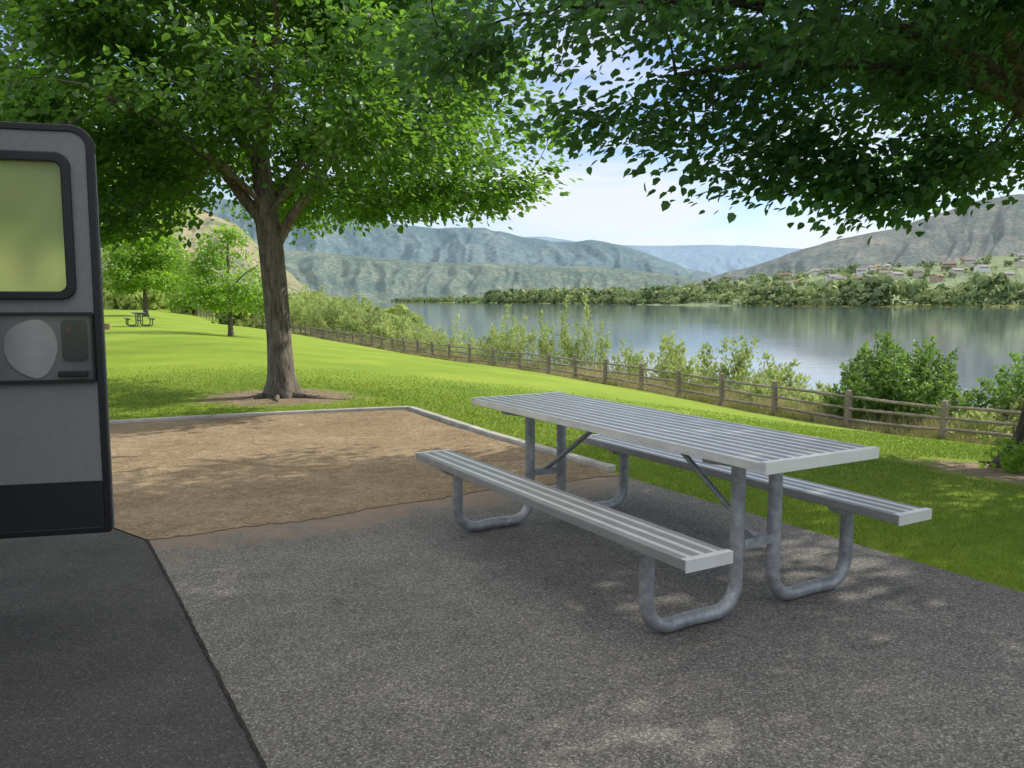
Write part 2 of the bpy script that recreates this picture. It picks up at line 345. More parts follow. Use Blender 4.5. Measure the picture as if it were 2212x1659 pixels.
# ---------------------------------------------------------------- leaves
LT=np.array([(0,0,0),(.20,.38,.05),(.62,.34,.03),(1,0,-.16),(.62,-.34,.03),(.20,-.38,.05)])
LN=np.array([(0,0,0),(.3,.17,.02),(.7,.13,.01),(1,0,-.1),(.7,-.13,.01),(.3,-.17,.02)])
def nrm(a): return a/np.maximum(np.linalg.norm(a,axis=1,keepdims=True),1e-9)
def leaves(name,pos,dirs,norms,length,tint,mat,parent,shape=LT):
    d=nrm(dirs); s=nrm(np.cross(norms,d)); n=np.cross(d,s)
    V=pos[:,None,:]+length[:,None,None]*(d[:,None,:]*shape[None,:,0:1]+s[:,None,:]*shape[None,:,1:2]+n[:,None,:]*shape[None,:,2:3])
    N=len(pos); b=np.arange(N)[:,None]*6
    F=np.concatenate([b+np.array([[0,3,2,1]]),b+np.array([[0,5,4,3]])],1).reshape(-1,4)
    return mesh_obj(name,V.reshape(-1,3),F,[mat],parent,attrs={'tint':('FACE',np.repeat(np.clip(tint,0,1),2))})
def tubes(pos,par,r,main,ndir,sel,n,lobes=None):
    i=sel; p=par[i]; dE=nrm(pos[i]-pos[p])
    dA=np.where(main[i][:,None],ndir[p],dE); dB=ndir[i]
    rA=np.where(main[i],r[p],np.minimum(r[i]*1.15,r[p])); rB=r[i]
    ref=nrm(np.array([[.13,.97,.2]])); a=2*np.pi*np.arange(n)/n
    out=[]
    for c,d,rr in((pos[p],dA,rA),(pos[i],dB,rB)):
        u=nrm(np.cross(d,ref)); w=np.cross(d,u)
        k=np.ones((len(i),n))
        if lobes is not None: k=lobes(c,a[None,:])
        out.append(c[:,None,:]+(u[:,None,:]*np.cos(a)[None,:,None]+w[:,None,:]*np.sin(a)[None,:,None])*(rr[:,None]*k)[:,:,None])
    V=np.concatenate(out,1).reshape(-1,3); b=(np.arange(len(i))*2*n)[:,None,None]
    k=np.arange(n);k2=(k+1)%n; q=np.stack([k,k2,k2+n,k+n],-1)[None]
    return V,(b+q).reshape(-1,4)
def tree(name,label,base,trunk,limbs,targets,nleaf,leaflen,mat,bark=None,cat='tree',group=None,seed=1,rt=.0055,spray=(.22,.1),roots=1.0,tint0=0,step=.3):
    g=np.random.default_rng(seed)
    root=empty(name,base,0,label,cat,group)
    pos=[];par=[];rm=[]
    def chain(pts,parent,first=False):
        P=np.array(pts,float); prev=parent
        for k in range(len(P)-1):
            a,b=P[k],P[k+1]; L=np.linalg.norm(b[:3]-a[:3]); m=max(1,int(round(L/.16)))
            for j in range(0 if (first and k==0) else 1,m+1):
                t=j/m
                p0=P[max(k-1,0)];p3=P[min(k+2,len(P)-1)]
                q=.5*((2*a)+(-p0+b)*t+(2*p0-5*a+4*b-p3)*t*t+(-p0+3*a-3*b+p3)*t**3)
                pos.append(q[:3]);rm.append(max(q[3],.008));par.append(prev); prev=len(pos)-1
        return prev
    chain(trunk,-1,True); ntr=len(pos)
    for L in limbs:
        L=[tuple(x) for x in L]; st=np.array(L[0][:3]); j=int(np.argmin(np.linalg.norm(np.array(pos)-st,axis=1)))
        L[0]=(*pos[j],L[0][3]); chain(L,j)
    zmin=min(l[0][2] for l in limbs)
    nskel=len(pos)
    if roots:
        for k in range(8):
            a=k*.785+g.uniform(-.3,.3); l=g.uniform(.5,1.0)*1.1*roots
            prev=1
            for j in range(1,7):
                t=j/6; pos.append(np.array((math.cos(a+t*.3)*l*t,math.sin(a+t*.3)*l*t,.07*(1-t)**2-.02*t)));par.append(prev);rm.append(.055*(1-t*.7));prev=len(pos)-1
    Nmax=len(pos)+len(targets)*40
    PA=np.zeros((Nmax,3));PA[:len(pos)]=pos; n=len(pos); par=par+[0]*(Nmax-n)
    ok=np.zeros(Nmax,bool); ok[:nskel]=(PA[:nskel,2]>=zmin)|(np.arange(nskel)>=ntr)
    plen=np.zeros(Nmax)
    c0=np.array(limbs[0][0][:3])
    plen[:n]=np.linalg.norm(PA[:n]-c0,axis=1)*.5
    tg=targets[np.argsort(np.linalg.norm(targets-c0,axis=1)+g.uniform(0,.4,len(targets)))]
    LP=[];LO=[];LTi=[]
    for t in tg:
        d=np.linalg.norm(PA[:n]-t,axis=1); back=np.maximum(0,PA[:n,2]-t[2])
        cost=np.where(ok[:n],d+.18*plen[:n]+.25*back,1e9); j=int(np.argmin(cost)); D=d[j]
        m=max(2,min(38,int(math.ceil(D/step)))); a=PA[j].copy(); prev=j; jit=g.normal(0,.05*min(D,1.5),3)
        for k in range(1,m+1):
            s=k/m; q=a*(1-s)+t*s+jit*math.sin(math.pi*s)+np.array((0,0,.10*D*math.sin(math.pi*s)))+g.normal(0,.012,3)*(k<m)
            PA[n]=q;par[n]=prev;ok[n]=True;plen[n]=plen[prev]+D/m;prev=n;n+=1
        nl=int(g.uniform(.6,1.4)*nleaf)
        back_=np.clip(g.exponential(.28,nl),0,min(D,1.1))/max(D,.01)
        tt=1-back_; bp=a*(1-tt[:,None])+t*tt[:,None]
        off=np.stack([g.normal(0,spray[0],nl),g.normal(0,spray[0],nl),g.normal(-.04,spray[1],nl)],1)
        LP.append(bp+off)
        o_=nrm((t-c0)[None])[0]; o_[2]*=.2
        LO.append(np.tile(o_,(nl,1))+off*2.2)
        LTi.append(np.full(nl,g.uniform(-.25,.25)))
    PA=PA[:n];par=np.array(par[:n]);par[0]=0
    cnt=np.zeros(n)
    haschild=np.zeros(n,bool); haschild[par[1:]]=True
    cnt[~haschild]=1
    for i in range(n-1,0,-1): cnt[par[i]]+=cnt[i]
    rr=rt*np.sqrt(cnt); rr[:len(rm)]=np.array(rm)
    for i in range(len(rm),n): rr[i]=min(rr[i],rr[par[i]]*.96)
    main=np.zeros(n,bool); best={}
    for i in range(1,n):
        p=par[i]
        if p not in best or (rr[i]>rr[best[p]]+1e-6): best[p]=i
    for i in best.values(): main[i]=True
    E=np.zeros((n,3)); E[1:]=nrm(PA[1:]-PA[par[1:]]); E[0]=(0,0,1)
    nd=E.copy()
    for p,i in best.items(): nd[p]=E[p]+E[i]
    nd=nrm(nd)
    big=np.arange(1,nskel); small=np.arange(nskel,n)
    def lob(c,a):
        z=c[:,2:3]; fl=np.clip(1-z/.5,0,1)**1.5
        return 1+fl*.2*np.cos(5*a+.7)+.1*fl*np.cos(8*a+2)+.035*np.cos(3*a+z*1.7)+.03*np.sin(6*a+z*2.6)
    V1,F1=tubes(PA,par,rr,main,nd,big,20,lob); V2,F2=tubes(PA,par,rr,main,nd,small,6)
    mesh_obj('trunk',np.concatenate([V1,V2]),np.concatenate([F1,F2+len(V1)]),[bark or BARK],root,smooth=True)
    LP=np.concatenate(LP);LO=np.concatenate(LO);LTi=np.concatenate(LTi); N=len(LP)
    dr=LO+g.normal(0,.55,(N,3)); dr[:,2]-=.35
    nm=g.normal(0,.5,(N,3)); nm[:,2]+=1
    ti=.45+LTi+g.normal(0,.17,N)+tint0
    leaves('crown',LP,dr,nm,leaflen*g.uniform(.65,1.25,N),ti,mat,root)
    return root
def cyl_targets(g,n,cx,cy,prof,sx=1,sy=1,gap=.34,ns=1.0):
    zs=np.array([p[0] for p in prof]);rs=np.array([p[1] for p in prof]); out=[]
    while len(out)<n:
        z=g.uniform(zs[0],zs[-1])
        if g.random()>(np.interp(z,zs,rs)/rs.max())**2: continue
        th=g.uniform(0,2*math.pi); r=np.interp(z,zs,rs)*(1+.14*math.sin(3*th+z)+.10*math.sin(5*th-2*z))
        q=r*math.sqrt(g.uniform(.02,1))
        x=cx+q*math.cos(th)*sx; y=cy+q*math.sin(th)*sy
        if vnoise(np.array([x*1.0*ns+z*.4+50]),np.array([y*1.0*ns+z*1.5*ns+20]))[0]<gap: continue
        out.append((x,y,z-.3*(q/rs.max())**2))
    return np.array(out)
g=np.random.default_rng(5)
# main lawn tree
bx,by=T1; bz=tz(bx,by)
tt=cyl_targets(g,900,-.4,0,[(2.95,3.0),(3.3,3.9),(4.5,4.2),(6.0,3.7),(7.3,2.5),(8.3,.9)],gap=.36)
ex=np.array([(3.2,-.6,2.9),(3.5,-.3,2.95),(3.7,-.8,3.0),(3.5,.3,3.1),(3.2,.2,2.8),(2.9,-.9,2.8),(2.5,-.3,2.7),(1.9,-1.4,2.6),(1.6,-1.5,2.6),(2.2,-1.6,2.7),(-1.9,-1.6,2.5),(-2.2,-1.3,2.6),(-1.6,-1.4,2.7),(3.8,-.2,3.4),(3.9,-.5,3.7),(4.0,0,4.0),(3.6,-.9,3.6),
 (-2.7,-1.2,2.4),(-2.4,-.9,2.35),(-2.1,-1.1,2.3),(-1.8,-.9,2.4),(-1.4,-1.3,2.4),(-1.1,-1.1,2.5),(-3.0,-1.0,2.55),(-3.3,-1.2,2.7),(-3.6,-.8,2.7),(-4.0,-1,2.8),(-1.6,-.6,2.75),(-2.5,-.4,2.7),(.7,-1.0,3.0),(1.1,-1.1,2.9),(1.3,-.9,2.65),(-1.2,-.9,3.1),(-1.0,-1.3,3.4),(-2.9,-.7,2.45),(-2.0,-.7,2.5),(2.0,-.8,2.75),(1.6,-.6,2.7),(2.6,-1.2,2.8)])
tt=tt[~((tt[:,0]>-.9)&(tt[:,0]<.7)&(tt[:,1]<.2)&(tt[:,2]<3.5))]
tree('shade_tree','large leafy linden tree with thick trunk on lawn',(bx,by,bz),
 [(0,0,-.12,.33),(0,0,.04,.27),(.0,0,.2,.215),(-.01,0,.6,.185),(-.05,0,1.5,.175),(-.1,0,2.2,.17),(-.14,0,2.6,.165),(-.2,.02,3.3,.13),(-.24,.05,4.3,.10),(-.28,0,5.4,.07),(-.25,0,6.8,.045),(-.2,0,7.8,.02)],
 [[(-.12,0,2.4,.09),(-.42,-.1,2.85,.085),(-.8,-.2,3.35,.07),(-1.5,-.5,3.9,.05),(-2.6,-.9,4.5,.03)],
  [(-.1,0,2.1,.08),(.17,-.05,2.5,.07),(.65,-.2,3.1,.055),(1.3,-.5,3.8,.045),(2.1,-.8,4.4,.03),(3.0,-1.0,4.8,.02)],
  [(-.14,0,2.6,.09),(-.05,.4,3.0,.08),(.2,1.1,3.7,.06),(.4,2.0,4.3,.04),(.5,2.9,4.8,.02)],
  [(-.18,0,3.0,.08),(-.5,.5,3.6,.07),(-1.2,1.3,4.3,.05),(-2,2.1,4.9,.025)],
  [(-.22,0,3.6,.07),(.2,-.6,4.2,.05),(.5,-1.5,4.8,.04),(.7,-2.4,5.1,.02)],
  [(-.14,0,2.7,.05),(-.5,-.7,3.2,.04),(-1.0,-1.6,3.6,.03),(-1.4,-2.6,3.8,.015)],
  [(-.1,0,2.6,.05),(.6,-.6,3.2,.035),(1.2,-1.5,3.5,.025),(1.6,-2.4,3.6,.015)]],
 np.concatenate([tt,ex]),108,.092,LEAF,seed=3)
# near tree at the pad
bx,by=T2; bz=tz(bx,by)
pr=[(3.35,3.2),(3.7,4.1),(4.8,4.3),(6.2,3.9),(7.4,2.8),(8.6,1.0)]
tt=cyl_targets(g,1020,.6,-1.3,pr,1.3,.98,gap=.31)
ex=np.array([(-4.6,-.8,3.2),(-4.3,-.9,3.15),(-4.1,-.7,3.25),(-3.7,-.8,3.4),(-3.4,-.9,3.2),(-3.1,-.7,3.0),(-2.9,-.9,2.95),(-2.6,-.8,2.95),(-2.9,-1.2,3.1),(-2.3,-.9,2.85),(-1.9,-1,3.0),(-1.7,-1.2,2.85),(-1.5,-1,2.75),(-1.6,-.9,2.95),(-.4,.6,3.1),(.4,.8,2.95),(.3,.9,3.0),(-.6,.6,3.1),(-4.8,-1.5,3.6),(-4.5,-1.9,3.7),(-4.9,-.6,3.6),(-5.0,-1.2,3.9),(-1.2,.5,3.1),(-2.2,.2,3.2),(1.0,.9,3.1),(1.6,.8,3.1),
 (-3.3,-1,2.65),(-3.1,-.9,2.65),(-2.9,-1.1,2.65),(-2.3,-1,2.5),(-2.15,-.9,2.52),(-1.9,-1.0,2.62),(-1.4,-1,2.68),(-1.05,-.9,2.55),(-3.85,-1,2.8),(-3.6,-.9,2.75),(-5.0,-1,3.1),(-4.7,-.9,3.15),(-2.6,-1,2.75),(-1.2,-1.2,2.8),(-2.0,-1.2,2.8),(-2.5,-1.3,2.9),(-3.2,-1.4,2.9),(-4.0,-1.3,3.0),
 (-3.0,-.6,2.8),(-2.7,-1.3,2.6),(-1.8,-.7,2.6),(-2.4,-.6,2.8),(-1.3,-.6,2.7),(-3.5,-.6,2.95),(-4.2,-1.1,3.0),(-1.6,-1.4,2.7),(-3.7,-1.4,3.1),(-1.0,-.6,2.8)])+np.array([[.18,.12,0]])
tt=np.concatenate([tt,ex]); tt=tt[~((tt[:,0]<-3.0)&(tt[:,1]<-3.0)&(tt[:,2]<3.9))]
al=tt[:,0]*-.555+tt[:,1]*-.832; cr_=np.abs((tt[:,0]+.3)*.832-tt[:,1]*.555); tt=tt[~((al>.1)&(al<7)&(cr_<.36)&(tt[:,2]<4.2+al*-.25))]
rt_=tree('shade_tree','large shade tree with dark overhanging branches beside concrete pad',(bx,by,bz),
 [(0,0,-.15,.40),(0,0,.04,.31),(.04,0,.25,.235),(.12,0,1.0,.185),(.14,0,2.0,.175),(-.05,0,3.0,.155),(-.25,0,3.9,.14),(-.4,0,5,.11),(-.5,0,6.2,.08),(-.5,0,7.8,.03)],
 [[(-.1,0,3.2,.09),(-.7,-.2,3.65,.075),(-1.5,-.5,3.9,.06),(-2.5,-.7,4.0,.045),(-3.5,-.8,4.1,.03),(-4.5,-.9,4.0,.02)],
  [(-.05,0,3.0,.08),(-.8,-.6,3.35,.06),(-1.7,-1.0,3.45,.045),(-2.8,-1.2,3.5,.03),(-3.8,-1.2,3.4,.02)],
  [(-.1,0,3.2,.08),(-.9,-.8,3.6,.06),(-1.7,-1.8,3.9,.045),(-2.4,-2.9,4.2,.03)],
  [(-.3,0,3.9,.1),(-.3,-1,4.4,.07),(-.3,-2.2,4.9,.05),(-.4,-3.6,5.2,.025)],
  [(-.05,0,3.1,.09),(.6,.5,3.7,.07),(1.8,1.0,4.2,.05),(3.2,1.4,4.6,.025)],
  [(-.2,0,3.6,.08),(-.8,.9,4.1,.06),(-1.6,1.8,4.5,.045),(-2.2,2.4,4.8,.02)],
  [(-.3,0,3.9,.08),(.6,-.7,4.6,.06),(1.8,-1.5,5.1,.03),(3.6,-2,5.3,.02)],
  [(-.35,0,4.5,.08),(-1.4,-.2,5.1,.06),(-2.8,-.5,5.6,.03)]],
 tt,118,.084,LEAFR,bark=BARKD,seed=9,spray=(.22,.10),roots=.55)
gg=np.random.default_rng(4); N=220
bp=np.stack([gg.normal(-.40,.10,N),gg.normal(-.30,.1,N),gg.uniform(.05,.34,N)],1); dd=gg.normal(0,1,(N,3)); dd[:,2]+=.4; nn=gg.normal(0,.5,(N,3)); nn[:,2]+=1
leaves('foliage',bp,dd,nn,gg.uniform(.04,.08,N),gg.uniform(.4,1,N),LEAFY,rt_)
bx,by=-13.5,23.5
tree('shade_tree','bright green leafy shade tree farther along the lawn',(bx,by,tz(bx,by)),
 [(0,0,-.1,.36),(0,0,.1,.28),(0,0,.8,.2),(0,0,2.4,.17),(.1,0,4,.1),(0,0,6,.06),(0,0,8,.02)],
 [[(0,0,2.2,.09),(1,-.4,3.2,.06),(2.4,-.8,4,.03)],[(0,0,2.4,.09),(-1,-.5,3.4,.06),(-2.5,-.8,4.2,.03)],[(0,0,3,.08),(.3,-1.2,4,.05),(.4,-2.6,4.8,.02)]],
 cyl_targets(g,300,0,0,[(3.0,2.6),(3.6,4.0),(5,4.2),(7,2.8),(8.6,.8)],gap=.42),62,.15,LEAFY,seed=21,spray=(.3,.14))
for k,(bx,by,h,r,n,lb,nl) in enumerate([(-13.2,38.1,5.2,2.5,190,'young spreading tree with airy light green crown on lawn',40),(-36,80,10.5,5.0,220,'light green tree near the far fence',66)]):
    tree('young_tree',lb,(bx,by,tz(bx,by)),
     [(0,0,-.05,.17*h/5.4),(0,0,.2,.13*h/5.4),(0,0,1.2,.11*h/5.4),(0,0,h*.45,.09),(0,0,h*.75,.05),(0,0,h*.95,.02)],
     [[(0,0,h*.25,.05),(r*.5,0,h*.36,.035),(r*.9,.2,h*.44,.015)],[(0,0,h*.27,.05),(-r*.5,.2,h*.38,.035),(-r*.9,.1,h*.46,.015)],[(0,0,h*.36,.05),(.2,-r*.5,h*.48,.03),(.3,-r*.8,h*.56,.015)],[(0,0,h*.4,.05),(r*.4,-r*.3,h*.55,.03),(r*.7,-r*.4,h*.63,.015)]],
     cyl_targets(g,n,0,0,[(h*.27,r*.85),(h*.40,r),(h*.6,r*.8),(h*.8,r*.5),(h,r*.12)],gap=.28),nl,.15 if k==0 else .28,LEAFY,seed=30+k,spray=(.28,.10) if k==0 else (.5,.3),roots=0,rt=.004,tint0=.15)
# ---------------------------------------------------------------- shrubs
def shrub(name,label,x,y,h,r,nst,nlf,ll,mat,shape=LT,seed=0,up=1.0,tint0=0.0,dens_low=.1,group=None,fuzz=1.0):
    g=np.random.default_rng(seed); z=tz(x,y); root=empty(name,(x,y,z),0,label,'bush',group)
    th=g.uniform(0,2*np.pi,nst); rr=r*np.sqrt(g.uniform(0,1,nst)); hh=h*(1-.45*(rr/r)**2)*g.uniform(.5,1.05,nst)
    b=np.stack([np.cos(th)*rr*.35,np.sin(th)*rr*.35,np.full(nst,-.1)],1); tp=np.stack([np.cos(th)*rr,np.sin(th)*rr,hh],1)
    m=b*.5+tp*.5; m[:,2]+=hh*.12; m[:,:2]+=g.normal(0,.08*h,(nst,2))
    ts=np.linspace(0,1,5)[None,:,None]; C=b[:,None]*(1-ts)**2+2*m[:,None]*ts*(1-ts)+tp[:,None]*ts**2
    offs=np.array([(1,0,0),(-.5,.87,0),(-.5,-.87,0)])
    rad=np.linspace(.009,.003,5)*max(1,h/3.0)
    V=(C[:,:,None,:]+offs[None,None]*rad[None,:,None,None]).reshape(-1,3)
    bb=(np.arange(nst)*15)[:,None,None]+ (np.arange(4)*3)[None,:,None]; k=np.arange(3);k2=(k+1)%3
    F=(bb[...,None]+np.stack([k,k2,k2+3,k+3],-1)[None,None]).reshape(-1,4)
    mesh_obj('stem',V,F,[BARK],root)
    N=nst*nlf; si=np.repeat(np.arange(nst),nlf); t=dens_low+(1-dens_low)*g.uniform(0,1,N)**.75; t=t[:,None]
    P=b[si]*(1-t)**2+2*m[si]*t*(1-t)+tp[si]*t**2+g.normal(0,1,(N,3))*(.07+.12*r*.5)*(1.2-t)*fuzz
    d=g.normal(0,.7,(N,3))+nrm(tp[si]-b[si])*up; n=g.normal(0,.6,(N,3)); n[:,2]+=.6
    P[:,2]=np.maximum(P[:,2],.02)
    ti=.45+tint0+g.normal(0,.2,N)+(g.uniform(-.2,.2,nst))[si]
    leaves('foliage',P,d,n,ll*g.uniform(.6,1.3,N),ti,mat,root,shape)
    return root
WG='willow shrubs growing on the river bank'
wl='feathery light green willow shrub on the river bank'
for k,(x,y,h,r,ns,nl) in enumerate([
 (-24,92,6.3,5,70,110),(-16.5,79,5.2,4,60,100),(-12.5,72,4.0,3.4,50,90),(-9.0,64,3.0,3.0,40,90),(-6.5,58,2.6,2.6,34,90),(-3.6,53,3.2,2.4,30,90),(-2.0,49,2.5,2.0,28,90),
 (-.3,46,4.0,1.7,22,110),(1.0,44.5,3.4,1.5,18,100),(2.6,43.0,5.0,1.3,15,130),(3.9,41.5,4.5,1.3,17,120),(5.2,38,2.5,1.4,16,90),
 (6.4,35,3.2,1.7,22,110),(7.4,33.5,2.5,1.4,16,90),(8.7,31,3.0,2.0,26,110),(9.9,29.0,2.0,1.4,18,90),(10.6,27.0,1.6,1.0,14,80),(-20,100,6,5,60,100),(13.2,24.5,1.9,1.3,20,80),(-30,112,6.5,6,60,100),(8.5,27.0,1.2,1.0,16,70),(7.2,30.0,1.1,1.0,16,70),(9.2,24.6,1.1,.9,16,70),(11.4,19.8,1.0,.9,16,70)]):
    shrub('willow_shrub',wl,x,y,h,r,ns,nl,.19 if y<60 else .34,WILLOW,LN,seed=100+k,up=1.0,tint0=g.uniform(0,.35),group=WG,fuzz=1.3)
shrub('leafy_shrub','dense round dark green shrub behind the fence',10.75,22.3,3.1,2.1,130,150,.10,SHRUB,LT,seed=201,up=.6,dens_low=.05)
shrub('leafy_shrub','leafy green shrub behind the wooden fence',14.0,21.2,3.1,1.6,80,130,.10,SHRUB,LT,seed=202,up=.6,tint0=.3,dens_low=.05)
shrub('leafy_shrub','low brownish green shrub behind the fence',12.7,20.6,1.5,1.2,50,70,.10,WILLOW,LT,seed=203,up=.6,dens_low=.05,tint0=-.3)
def blades(name,x,y,h,w,tint,mat,lean=.35,zoff=0):
    N=len(x); z=terrain(x,y)[0]+zoff; a=rng.uniform(0,2*np.pi,N); l=rng.normal(0,lean,(N,2))*h[:,None]
    c,s=np.cos(a)*w,np.sin(a)*w
    V=np.stack([np.stack([x-c,y-s,z],1),np.stack([x+c,y+s,z],1),np.stack([x+l[:,0],y+l[:,1],z+h],1)],1).reshape(-1,3)
    F=np.arange(3*N).reshape(-1,3)
    o=mesh_obj(name,V,F,[mat],attrs={'tint':('FACE',np.clip(tint,0,1))}); tag(o,kind='stuff'); return o
N=90000; seg=RP[3:21]
wts=np.linalg.norm(np.diff(seg,axis=0),axis=1)/(np.maximum(np.linalg.norm(seg[:-1],axis=1),15))**1.3; si=rng.choice(len(wts),N,p=wts/wts.sum())
tt_=rng.uniform(0,1,N)[:,None]; P=seg[si]*(1-tt_)+seg[si+1]*tt_; d=nrm(seg[si+1]-seg[si]); nrmv=np.stack([d[:,1],-d[:,0]],1)
off=-.15+rng.exponential(2.6,N); P=P+nrmv*off[:,None]
keep=off<11; P=P[keep]; dist=np.linalg.norm(P,axis=1); cl_=fbm(P[:,0]*.5,P[:,1]*.5,3)
hh=np.clip(rng.uniform(.15,.65,len(P))*(.45+cl_*1.5)*np.clip(off[keep]/1.2,.35,1.2),.06,1.3)
blades('bank_grass',P[:,0],P[:,1],hh,.011*dist/20,.45+(fbm(P[:,0]*.8+9,P[:,1]*.8,3)-.5)*2.6+rng.normal(0,.2,len(P)),STRAW,.3)
# lawn blades
N=270000; r=np.exp(rng.uniform(math.log(3.2),math.log(19),N)); a=R(-36)+rng.uniform(0,1,N)*R(74); x=r*np.sin(a);y=r*np.cos(a)
s=sdist(x,y,RP); rel=np.stack([x-PADO[0],y-PADO[1]],1); au=rel@UU; bv=rel@VV
pad=(au>-.02)&(bv<3.48+.03*np.sin(au*9)); curbin=(au<=-.02)&(bv<3.58)&(sdist(x,y,np.array(CURB))<.05)
keep=(s>.1)&~pad&~curbin&(rng.random(N)<np.clip((20-r)/8,.1,1))
dd=np.maximum(1.2-np.hypot(x-T1[0],y-T1[1])/1.4,1.2-np.hypot(x-T2[0]+.3,y-T2[1]+.4)/1.15)+ (fbm(x*3,y*3,3)-.5)*1.2
keep&=(dd<.35)|(rng.random(N)<.06)
x,y,r=x[keep],y[keep],r[keep]
hh=rng.uniform(.015,.04,len(x))*(.85+fbm(x*1.5,y*1.5,2)*.4)
blades('lawn_grass',x,y,hh,.0019*np.maximum(r/4,.9),.42+(fbm(x*.7,y*.7,3)-.5)*.8+rng.normal(0,.16,len(x)),BLADE,.5,-.004)
# ---------------------------------------------------------------- far woodland
def clumps(name,items,mat,seed=1,nq=110):
    g=np.random.default_rng(seed); V=[];T=[]
    for (x,y,z,w,h,t0) in items:
        n=int(nq*g.uniform(.7,1.2)); k=int(g.integers(4,8))
        cs=np.stack([g.normal(0,w*.24,k),g.normal(0,w*.24,k),g.uniform(.3,.78,k)*h],1); rs=g.uniform(.2,.34,k)*min(w,h*1.2)
        ci=g.integers(0,k,n); d=nrm(g.normal(0,1,(n,3))); d[:,2]=np.abs(d[:,2])*.9-.15*(g.random(n)<.4)
        c=cs[ci]+d*rs[ci][:,None]*g.uniform(.6,1.1,(n,1)); c[:,2]=np.clip(c[:,2],0,h*1.05)
        lo=g.random(n)<.22; c[lo,2]*=g.uniform(0,.7,lo.sum())
        q=max(w,h)*.078*g.uniform(.5,1.4,(n,1,1)); a=nrm(np.cross(d+g.normal(0,.4,(n,3)),g.normal(0,1,(n,3)))); b=np.cross(nrm(d+g.normal(0,.3,(n,3))),a)
        sq=np.array([(-1,-.8),(1,-1),(.8,1),(-1.1,.9)])[None]
        v=c[:,None,:]+q*(a[:,None,:]*sq[:,:,0:1]+b[:,None,:]*sq[:,:,1:2])+np.array((x,y,z))
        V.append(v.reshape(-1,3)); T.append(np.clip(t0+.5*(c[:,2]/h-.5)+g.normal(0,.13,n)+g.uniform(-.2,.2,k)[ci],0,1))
    V=np.concatenate(V); o=mesh_obj(name,V,np.arange(len(V)).reshape(-1,4),[mat],attrs={'tint':('FACE',np.concatenate(T))}); tag(o,kind='stuff'); return o
g=np.random.default_rng(77); it=[]
def along(P,n,offm):
    out=[]; L=np.linalg.norm(np.diff(P,axis=0),axis=1)
    for _ in range(n):
        i=g.choice(len(L),p=L/L.sum()); t=g.random(); p=P[i]*(1-t)+P[i+1]*t; d=(P[i+1]-P[i])/L[i]; nn=np.array((d[1],-d[0])); o=g.exponential(offm)
        p=p+nn*o; out.append((p[0],p[1],o))
    return out
QF=np.array([(700,560),(403,640),(277,700),(202,900),(109,1330)],float)
for x,y,o in along(QF,420,34):
    h=g.uniform(7,24)*(1.1 if o>15 else .6); it.append((x,y,tz(x,y)-.5,h*g.uniform(.7,1.4),h,g.uniform(.1,1.2)))
QF2=np.array([(109,1330),(-62,1950),(-490,3300)],float)
for x,y,o in along(QF2,210,60):
    h=g.uniform(14,32)*(1 if x>-60 else .62); it.append((x,y,tz(x,y)-.5,h*g.uniform(.7,1.6),h,g.uniform(.2,.9)))
for _ in range(420):
    p=vat(min(.999,g.uniform(.02,.95)**1.3),g.uniform(.08,.98)); h=g.uniform(5,14)
    if p[2]<-3.5: continue
    it.append((p[0],p[1],p[2]-1,h*g.uniform(.8,1.5),h,g.uniform(.1,1.2)))
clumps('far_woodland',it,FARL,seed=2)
it=[]
for _ in range(150):
    yy=g.uniform(90,260); xx=-yy*g.uniform(.33,.62)-6
    h=g.uniform(2.2,5.5); it.append((xx,yy+40,tz(xx,yy+40),h*g.uniform(1,1.8),h,g.uniform(.5,1)))
for _ in range(70):
    t=g.random(); x=-22-75*t+g.normal(0,6); y=105+330*t+g.normal(0,8); h=g.uniform(3,7); it.append((x,y,tz(x,y)-.3,h*1.5,h,g.uniform(.4,1)))
BRUSH=m_leaf('brush_leaf',(.14,.20,.05),(.36,.43,.13),(.40,.52,.12),.38,0)
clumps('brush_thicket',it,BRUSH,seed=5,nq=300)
# ---------------------------------------------------------------- houses
walls=[m_plain('pale_siding',(.60,.55,.47),.9,0,.1,1),m_plain('tan_siding',(.44,.35,.28),.9,0,.1,1),m_plain('white_siding',(.75,.75,.75),.9,0,.1,1)]
roofs=[m_plain('grey_roof',(.26,.255,.255),.9,0,.1,1),m_plain('brown_roof',(.24,.16,.12),.9,0,.1,1)]
winm=m_plain('dark_window',(.03,.04,.05),.2,0,.1,1)
HL={0:('cream','grey'),1:('tan','brown'),2:('white','grey')}
g=np.random.default_rng(12)
for k in range(60):
    u=g.uniform(.20,.72); t=g.uniform(.30,.92); x,y,z=vat(u,t); kind=int(g.integers(0,3))
    w,d,h=g.uniform(12,19),g.uniform(9,12),g.uniform(4.2,7)
    root=empty('house',(x,y,z+1.5),g.uniform(-.8,.8),'%s hillside house with %s gable roof'%HL[kind],'house','houses on the hillside across the river')
    mb=MB(); mb.box((-w/2,-d/2,-3),(w/2,d/2,h)); mb.add([(-w/2,-d/2,h),(-w/2,d/2,h),(-w/2,0,h+d*.24)],[(0,1,2)]); mb.add([(w/2,-d/2,h),(w/2,d/2,h),(w/2,0,h+d*.24)],[(0,1,2)])
    for wx in np.arange(-w/2+1.5,w/2-2,3.4): mb.box((wx,-d/2-.06,h-2.4),(wx+1.8,-d/2+.1,h-1.0),1)
    mb.obj('wall',[walls[kind],winm],root)
    mb=MB()
    for sgn in(-1,1): mb.add([(-w/2-.6,sgn*(d/2+.7),h-.3),(w/2+.6,sgn*(d/2+.7),h-.3),(w/2+.6,0,h+d*.24+.15),(-w/2-.6,0,h+d*.24+.15)],[(0,1,2,3)])
    mb.obj('roof',[roofs[1 if kind==1 else 0]],root)
